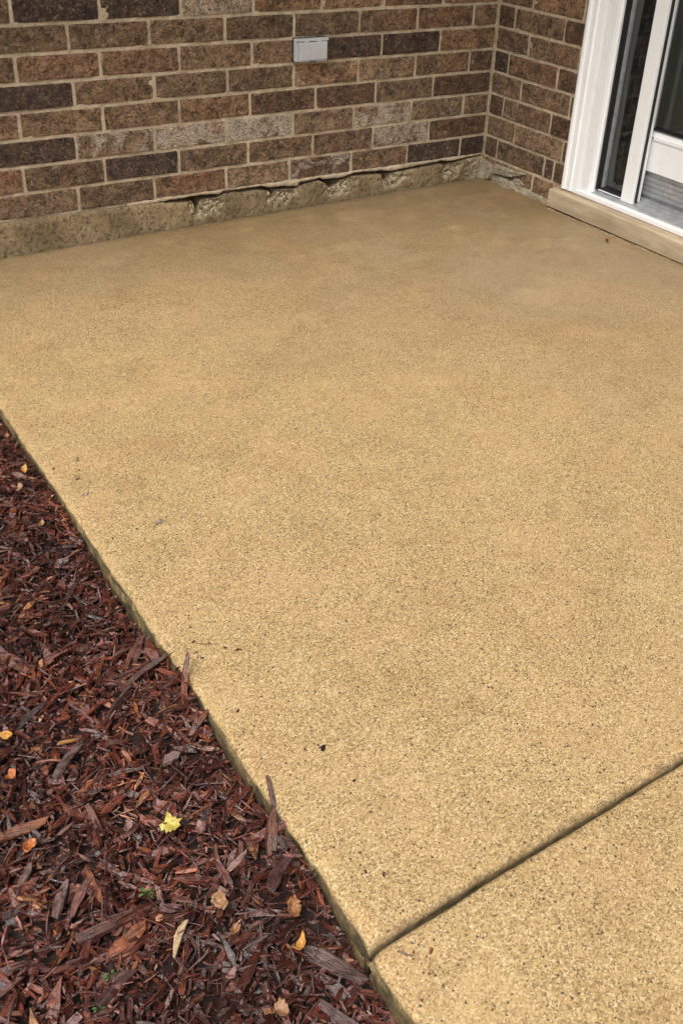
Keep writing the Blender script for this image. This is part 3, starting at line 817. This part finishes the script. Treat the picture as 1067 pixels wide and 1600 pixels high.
MARK = [(-2.320,-2.205,'bright yellow lobed leaf'),(-2.215,-2.020,'upright reddish splinter'),(-2.230,-1.240,'small amber leaf'),(-2.262,-1.305,'upper tan leaf'),
 (-2.470,-1.930,'narrow golden petal'),(-2.402,-2.006,'broad grey brown bark chip'),(-2.385,-2.362,'pale bare wood sliver'),(-2.395,-2.276,'largest green seedling'),(-2.255,-2.415,'golden brown crumpled leaf'),
 (-2.225,-2.300,'stout leaning stick'),(-2.245,-1.915,'long dark stick'),(-2.320,-2.510,'bottommost tan leaf'),(-2.320,-2.360,'tan stalked leaf'),(-2.222,-1.07,'dry russet leaf bit'),
 (-2.232,-2.482,'weathered bark plank'),(-2.474,-2.355,'lowest green sprout'),(-2.262,-1.44,'orange scrap of leaf'),(-2.412,-1.772,'leaf shaped bark flake'),(-2.505,-2.125,'rusty orange torn leaf')]
def chip_label(V, L, W, c):
    x, y = V[:, 0].mean(), V[:, 1].mean(); lum = .3*c[0]+.6*c[1]+.1*c[2]
    cw = 'pale tan' if lum > .13 else 'orange brown' if c[0] > .17 and c[2] < .05 else 'greyish pink' if c[0]/c[2] < 2.6 else 'near black' if lum < .022 else 'deep maroon' if lum < .036 else 'rusty red' if lum > .058 else 'red brown'
    sw = ('long ' if L > .050 else 'midlength ' if L > .043 else 'short ') + ('narrow ' if W/L < .17 else 'broad ')
    mx, my, mn = min(MARK, key=lambda q: (q[0]-x)**2+(q[1]-y)**2)
    u = (x-mx)*.833-(y-my)*.553; v = (x-mx)*.553+(y-my)*.833; far = math.hypot(u, v) > .06
    rel = ('right of' if u > 0 else 'left of') if abs(u) > abs(v) else ('above' if v > 0 else 'below')
    return sw+cw+' wood chip '+('some way ' if far else 'close ')+rel+' the '+mn
for i in single:
    V, L, W, c, s = chips[i]
    tag(chip_object('wood_chip', V, L, W, c, (i % 97)*.37), chip_label(V, L, W, c), 'wood chip', 'medium wood chips scattered over the mulch bed')

# ---- chips and sticks one can name: (name, label, x, y, dz, length, width, thick, yaw, pitch, colour)
RB = (.13,.045,.028); GB = (.13,.088,.078); DB = (.055,.022,.017); OB = (.22,.085,.035)
named = [
 ('wood_chip','broad grey brown bark chip lying left of the upright splinter',-2.402,-2.006,.014,.078,.013,.005,.62,.02,GB),
 ('wood_chip','leaf shaped brown bark flake near the left border above the orange petal',-2.412,-1.772,.012,.062,.020,.005,-1.0,.1,(.16,.070,.045)),
 ('wood_stick','long dark stick lying across, tip touching the slab near the upright splinter',-2.245,-1.915,.016,.095,.011,.007,.30,-.12,(.085,.040,.032)),
 ('wood_stick','thin stick just above the long dark stick, pointing at the slab',-2.262,-1.888,.016,.070,.006,.004,.02,-.05,(.12,.055,.045)),
 ('wood_chip','pinkish wedge of wood between the two sticks and the slab edge',-2.218,-1.875,.022,.045,.014,.006,1.7,.3,(.24,.115,.095)),
 ('wood_chip','brown slanted chip against the slab just below the bare flank',-2.232,-1.852,.020,.066,.013,.005,.95,-.25,(.14,.06,.045)),
 ('wood_chip','second slanted reddish chip beside the pinkish wedge',-2.248,-1.858,.016,.060,.009,.005,.8,-.2,(.15,.06,.038)),
 ('wood_chip','flat dull purple brown block just below the stout leaning stick',-2.236,-2.352,.018,.058,.018,.008,.55,.05,(.075,.035,.033)),
 ('wood_chip','wide weathered bark plank lying against the slab beside the front joint',-2.232,-2.482,.016,.085,.017,.007,-1.0,.1,(.095,.052,.042)),
 ('wood_chip','long rust brown split log piece right of the green sprout in front',-2.452,-2.292,.012,.085,.015,.007,-.05,.04,(.085,.032,.021)),
 ('wood_chip','pale wood sliver bare of dye near the tan leaf',-2.385,-2.362,.020,.052,.010,.004,.85,.05,(.48,.36,.22)),
 ('wood_chip','orange brown long chip at the left border below the red petal',-2.505,-2.092,.014,.078,.015,.005,-.05,.05,(.20,.075,.035)),
 ('wood_chip','orange tan short sliver just above the broad grey brown chip',-2.394,-1.974,.016,.030,.007,.003,-.2,.1,(.50,.25,.09)),
 ('wood_chip','grey pink flat chip at left between two long dark chips',-2.490,-2.226,.016,.055,.012,.004,.95,.05,(.19,.12,.11)),
 ('wood_chip','pinkish flat chip just below the grey pink one',-2.468,-2.238,.016,.060,.011,.004,.85,.05,(.20,.10,.085)),
 ('wood_chip','grey chip at the left border with pale end grain',-2.52,-2.166,.014,.038,.010,.004,.9,.05,(.21,.14,.125)),
 ('wood_chip','dark crescent chip in the lower left of the bed',-2.475,-2.375,.014,.055,.012,.005,.35,.05,(.07,.035,.032)),
 ('wood_chip','rust coloured flat chip left of the pale sliver',-2.44,-2.325,.016,.055,.016,.005,.25,.05,(.24,.080,.035)),
 ('wood_chip','bright orange shred by the upper left sticks',-2.285,-1.98,.016,.04,.006,.003,1.4,.1,(.26,.10,.035)),
 ('wood_stick','dark ridged stick along the slab edge in front of the joint',-2.255,-2.56,.016,.10,.014,.007,-1.2,.05,(.085,.040,.035)),
 ('wood_chip','small grey round edged chip beside the upright splinter foot',-2.275,-2.085,.016,.026,.015,.006,.2,.05,(.20,.14,.13)),
]
rr = np.random.default_rng(5)
for i, (nm, lb, x, y, dz, L, W, T, yaw, pit, c) in enumerate(named):
    V = fit_slab(chip_verts(rr, L, W, T, W > .013, (x, y, float(bed(x, y))+dz*.75), yaw, pit, rr.normal(0, .15)))
    tag(chip_object(nm, V, L, W, c, i*.31), lb, 'wood chip' if nm == 'wood_chip' else 'stick')
# splinters leaning on the slab rim, from foot to tip
def leaner(label, a, b, W, T, c, roll=.6):
    a = Vector(a); b = Vector(b); d = b-a
    V = chip_verts(rr, d.length, W, T, False, (a+b)/2, math.atan2(d.y, d.x), -math.atan2(d.z, math.hypot(d.x, d.y)), roll)
    tag(chip_object('wood_stick', V, d.length, W, c), label, 'stick')
leaner('long reddish splinter standing upright against the patio edge', (-2.222,-2.037,-.056), (-2.182,-1.950,.018), .010, .006, (.21,.064,.032))
leaner('small dark splinter lying on the slab rim above the yellow leaf', (-2.211,-2.300,-.038), (-2.183,-2.215,-.004), .008, .005, (.085,.030,.022), .2)
leaner('stout brown stick leaning on the slab edge right of the yellow leaf', (-2.236,-2.326,-.044), (-2.200,-2.266,-.002), .013, .008, (.13,.052,.030), .4)

# ---- leaves
def leaf(name, label, outline, x, y, z, yaw, scale, curl, mat, tilt=(0,0), cat='leaf', fold=.0):
    scale *= .58; lr = np.random.default_rng(int(abs(x*1e4)+abs(y*1e4))); ph = lr.uniform(0, 6, 3)
    """outline in unit leaf space (length along +y); midrib fold and curl; thin but closed"""
    P = np.array(outline, float) + lr.normal(0, .045, (len(outline), 2)); N = len(P); c = np.array([0, .45]); V = []
    for s in (1.0, .72, .42):
        for px, py in P:
            q = c+(np.array([px, py])-c)*s
            zz = curl*(q[1]-.45)**2*2.2 + curl*.8*q[0]**2*(1 if q[0] > 0 else .2) + fold*abs(q[0]) + .11*math.sin(q[0]*8+q[1]*6+ph[0])*s + .07*math.sin(q[0]*13-q[1]*15+ph[1])*s + lr.normal(0, .02)
            V.append((q[0]*scale, q[1]*scale, zz*scale))
    V.append((c[0]*scale, c[1]*scale, 0)); F = []
    for k in range(2):
        for i in range(N): F.append((k*N+i, k*N+(i+1) % N, (k+1)*N+(i+1) % N, (k+1)*N+i))
    for i in range(N): F.append((2*N+i, 2*N+(i+1) % N, 3*N))
    o = obj(name, mesh(name, V, F, mat, True), None, (x, y, z)); o.rotation_euler = (tilt[0], tilt[1], yaw)
    mo = o.modifiers.new('thickness', 'SOLIDIFY'); mo.thickness = .0006
    tag(o, label, cat); return o
MAPLE = [(0,-.12),(.06,.0),(.26,-.06),(.25,.10),(.48,.12),(.38,.28),(.55,.48),(.34,.50),(.30,.66),(.16,.60),(.12,.84),(0,1.0),(-.10,.80),(-.20,.62),(-.30,.70),(-.32,.50),(-.52,.52),(-.40,.30),(-.50,.16),(-.26,.12),(-.24,-.04),(-.05,.0)]
OVAL = [(0,-.05),(.14,.06),(.24,.22),(.30,.42),(.27,.62),(.18,.80),(.07,.94),(0,1.0),(-.08,.92),(-.19,.78),(-.28,.60),(-.29,.40),(-.22,.20),(-.12,.05)]
TORN = [(0,-.05),(.12,-.02),(.26,.10),(.30,.26),(.34,.44),(.31,.60),(.34,.76),(.20,.82),(.10,.90),(-.02,.86),(-.10,.78),(-.22,.82),(-.31,.72),(-.28,.54),(-.33,.38),(-.27,.24),(-.22,.08),(-.10,-.02)]
LY = mat_leaf('yellow_leaf', (.33,.26,.05), (.55,.46,.13)); LO = mat_leaf('amber_leaf', (.30,.13,.025), (.50,.28,.06)); LR = mat_leaf('orange_red_leaf', (.22,.055,.018), (.42,.15,.04))
LT = mat_leaf('tan_leaf', (.15,.070,.032), (.34,.19,.09)); LB = mat_leaf('brown_leaf', (.12,.048,.020), (.28,.13,.045)); LP = mat_leaf('pink_brown_leaf', (.12,.058,.048), (.24,.13,.11))
def B(x, y, d=.016): return float(bed(x, y))+d
leaf('fallen_leaf', 'bright yellow lobed leaf lying in the middle of the mulch', MAPLE, -2.333, -2.216, B(-2.32,-2.21,.026), -.3, .052, .25, LY, (.15,-.1))
leaf('fallen_leaf', 'dull pink brown leaf touching the yellow lobed leaf', TORN, -2.300, -2.234, B(-2.30,-2.23,.020), -.7, .040, .3, LP, (.1,.25))
leaf('fallen_leaf', 'small amber yellow leaf curled close to the slab far up the bed', OVAL, -2.236, -1.252, B(-2.23,-1.24,.026), -.5, .034, .6, LO, (.4,.2), fold=.5)
leaf('fallen_leaf', 'small tan leaf left of the amber one far up the bed', OVAL, -2.268, -1.312, B(-2.26,-1.31,.022), -.9, .034, .6, LT, (.2,.1), fold=.4)
leaf('leaf_petal', 'narrow golden petal like leaf near the left border', OVAL, -2.475, -1.925, B(-2.47,-1.93,.022), -2.4, .036, .8, LO, (.2,.4), fold=.8)
leaf('leaf_petal', 'curled orange red leaf at the left border below the golden one', TORN, -2.494, -2.012, B(-2.49,-2.0,.022), -.6, .034, 1.1, LR, (.2,.1), fold=.5)
leaf('fallen_leaf', 'rusty orange torn leaf near the left border level with the yellow leaf', TORN, -2.508, -2.136, B(-2.5,-2.13,.016), -1.0, .036, .4, LR, (.1,.1), fold=.3)
leaf('fallen_leaf', 'tan curled leaf with a stalk below the yellow leaf', TORN, -2.322, -2.362, B(-2.32,-2.36,.026), .2, .044, .9, LT, (.3,-.3), fold=.6)
leaf('fallen_leaf', 'golden brown crumpled leaf left of the slab front corner', TORN, -2.256, -2.420, B(-2.256,-2.42,.028), -.3, .044, 1.0, LB, (.3,.2), fold=.7)
leaf('fallen_leaf', 'amber edged leaf just under the crumpled brown leaf', OVAL, -2.272, -2.458, B(-2.27,-2.45,.026), -1.2, .038, 1.0, LO, (.2,-.3), fold=.6)
leaf('fallen_leaf', 'light orange tan leaf at the bottom border of the picture', TORN, -2.322, -2.516, B(-2.32,-2.51,.024), -.1, .038, .5, LT, (.2,-.1), fold=.3)
leaf('fallen_leaf', 'small ochre leaf lying over the dark chips below the crumpled leaf', OVAL, -2.330, -2.395, B(-2.33,-2.39,.022), -1.1, .030, .5, LB, (.1,.1), fold=.4)
leaf('fallen_leaf', 'pale pink leaf scrap near the tan curled leaf', OVAL, -2.360, -2.44, B(-2.36,-2.44,.022), -1.3, .030, .4, LP, (.1,.1), fold=.3)
leaf('fallen_leaf', 'small salmon leaf scrap in the middle of the left bed', OVAL, -2.385, -2.18, B(-2.385,-2.18,.020), -1.0, .026, .4, LP, (.1,.2), fold=.3)
leaf('fallen_leaf', 'orange scrap of leaf in the upper bed near the bare slab flank', OVAL, -2.262, -1.44, B(-2.262,-1.44,.020), -.5, .028, .5, LT, (.1,.2), fold=.3)
leaf('fallen_leaf', 'dry russet leaf bit at the upper tip of the bed', TORN, -2.222, -1.07, B(-2.222,-1.07,.022), -.5, .030, .5, LB, (.1,.2), fold=.3)

# ---- seedlings
GRN = mat_leaf('green_leaf', (.035,.085,.016), (.085,.16,.04), .55)
def sprout(label, x, y, n, s, seed):
    r = np.random.default_rng(seed); z = float(bed(x, y))
    root = tag(empty('weed_seedling', (x, y, z)), label, 'seedling')
    V = []; F = []
    for k in range(n):
        a = r.uniform(0, 6.28); h = s*r.uniform(.9, 1.5); L = s*r.uniform(.7, 1.1); w_ = L*.42
        bx, by = math.cos(a)*s*.35, math.sin(a)*s*.35
        V = []
        for t, ww in ((0,.1),(.25,.8),(.55,1),(.8,.65),(1,.05)):
            px = bx+math.cos(a)*L*t; py = by+math.sin(a)*L*t; pz = h+L*.25*math.sin(t*3.1)-L*.12*t
            V += [(px-math.sin(a)*w_*.5*ww, py+math.cos(a)*w_*.5*ww, pz+.1*w_*ww), (px, py, pz), (px+math.sin(a)*w_*.5*ww, py-math.cos(a)*w_*.5*ww, pz+.1*w_*ww)]
        obj('leaf', mesh('leaf', V, gridF(5, 3), GRN, True), root)
        rad = s*.035; V = []; F = []
        for q in range(4):
            an = q*math.pi/2; V += [(math.cos(an)*rad, math.sin(an)*rad, -.004), (bx+math.cos(an)*rad, by+math.sin(an)*rad, h)]
        F = [(2*q, 2*((q+1) % 4), 2*((q+1) % 4)+1, 2*q+1) for q in range(4)]
        obj('stem', mesh('stem', V, F, GRN), root)
sprout('green seedling with several leaves below the yellow leaf', -2.395, -2.276, 8, .009, 1)
sprout('tiny green sprout just right of the larger seedling', -2.350, -2.283, 5, .006, 2)
sprout('small green sprout near the bottom of the bed', -2.474, -2.355, 6, .007, 3)
sprout('tiny pale sprout at the far lower left of the bed', -2.50, -2.385, 5, .006, 4)

# ---- litter on the slab
leaf('fallen_leaf', 'tiny dark red dry leaf on the concrete in front of the door sill', TORN, -.118, -.832, slab_z(-.11,-.83)+.004, -.6, .030, 1.2, mat_leaf('dark_red_leaf', (.12,.020,.012), (.20,.045,.02)), (.1,.1), fold=.7)
def crumb(name, label, x, y, L, W, yaw, c, cat):
    V = chip_verts(rr, L, W, W*.5, True, (x, y, slab_z(x, y)+W*.22), yaw, 0, 0)
    tag(chip_object(name, V, L, W, c), label, cat)
crumb('bark_crumb', 'small dark bark crumb on the concrete near the front joint', -2.083, -2.207, .011, .006, .9, (.035,.020,.014), 'bark crumb')
crumb('bark_crumb', 'tiny dark speck of bark on the concrete below the larger crumb', -2.076, -2.282, .005, .003, .2, (.05,.03,.02), 'bark crumb')
crumb('pebble', 'pale pinkish pebble on the slab rim far up the bed', -2.152, -1.388, .013, .008, .6, (.50,.38,.30), 'pebble')
crumb('pebble', 'flat grey spot of grit on the slab left of its middle', -2.063, -1.553, .013, .010, .3, (.36,.30,.22), 'pebble')
crumb('twig', 'thin straw twig on the concrete beside the upright splinter', -2.132, -1.913, .038, .0016, -.55, (.20,.12,.06), 'twig')
crumb('twig', 'short brown bent twig at the slab front corner', -2.165, -2.535, .020, .0022, -.9, (.14,.09,.05), 'twig')

scene.render.engine = 'CYCLES'
scene.cycles.max_bounces = 6; scene.cycles.diffuse_bounces = 3; scene.cycles.glossy_bounces = 3; scene.cycles.transparent_max_bounces = 8
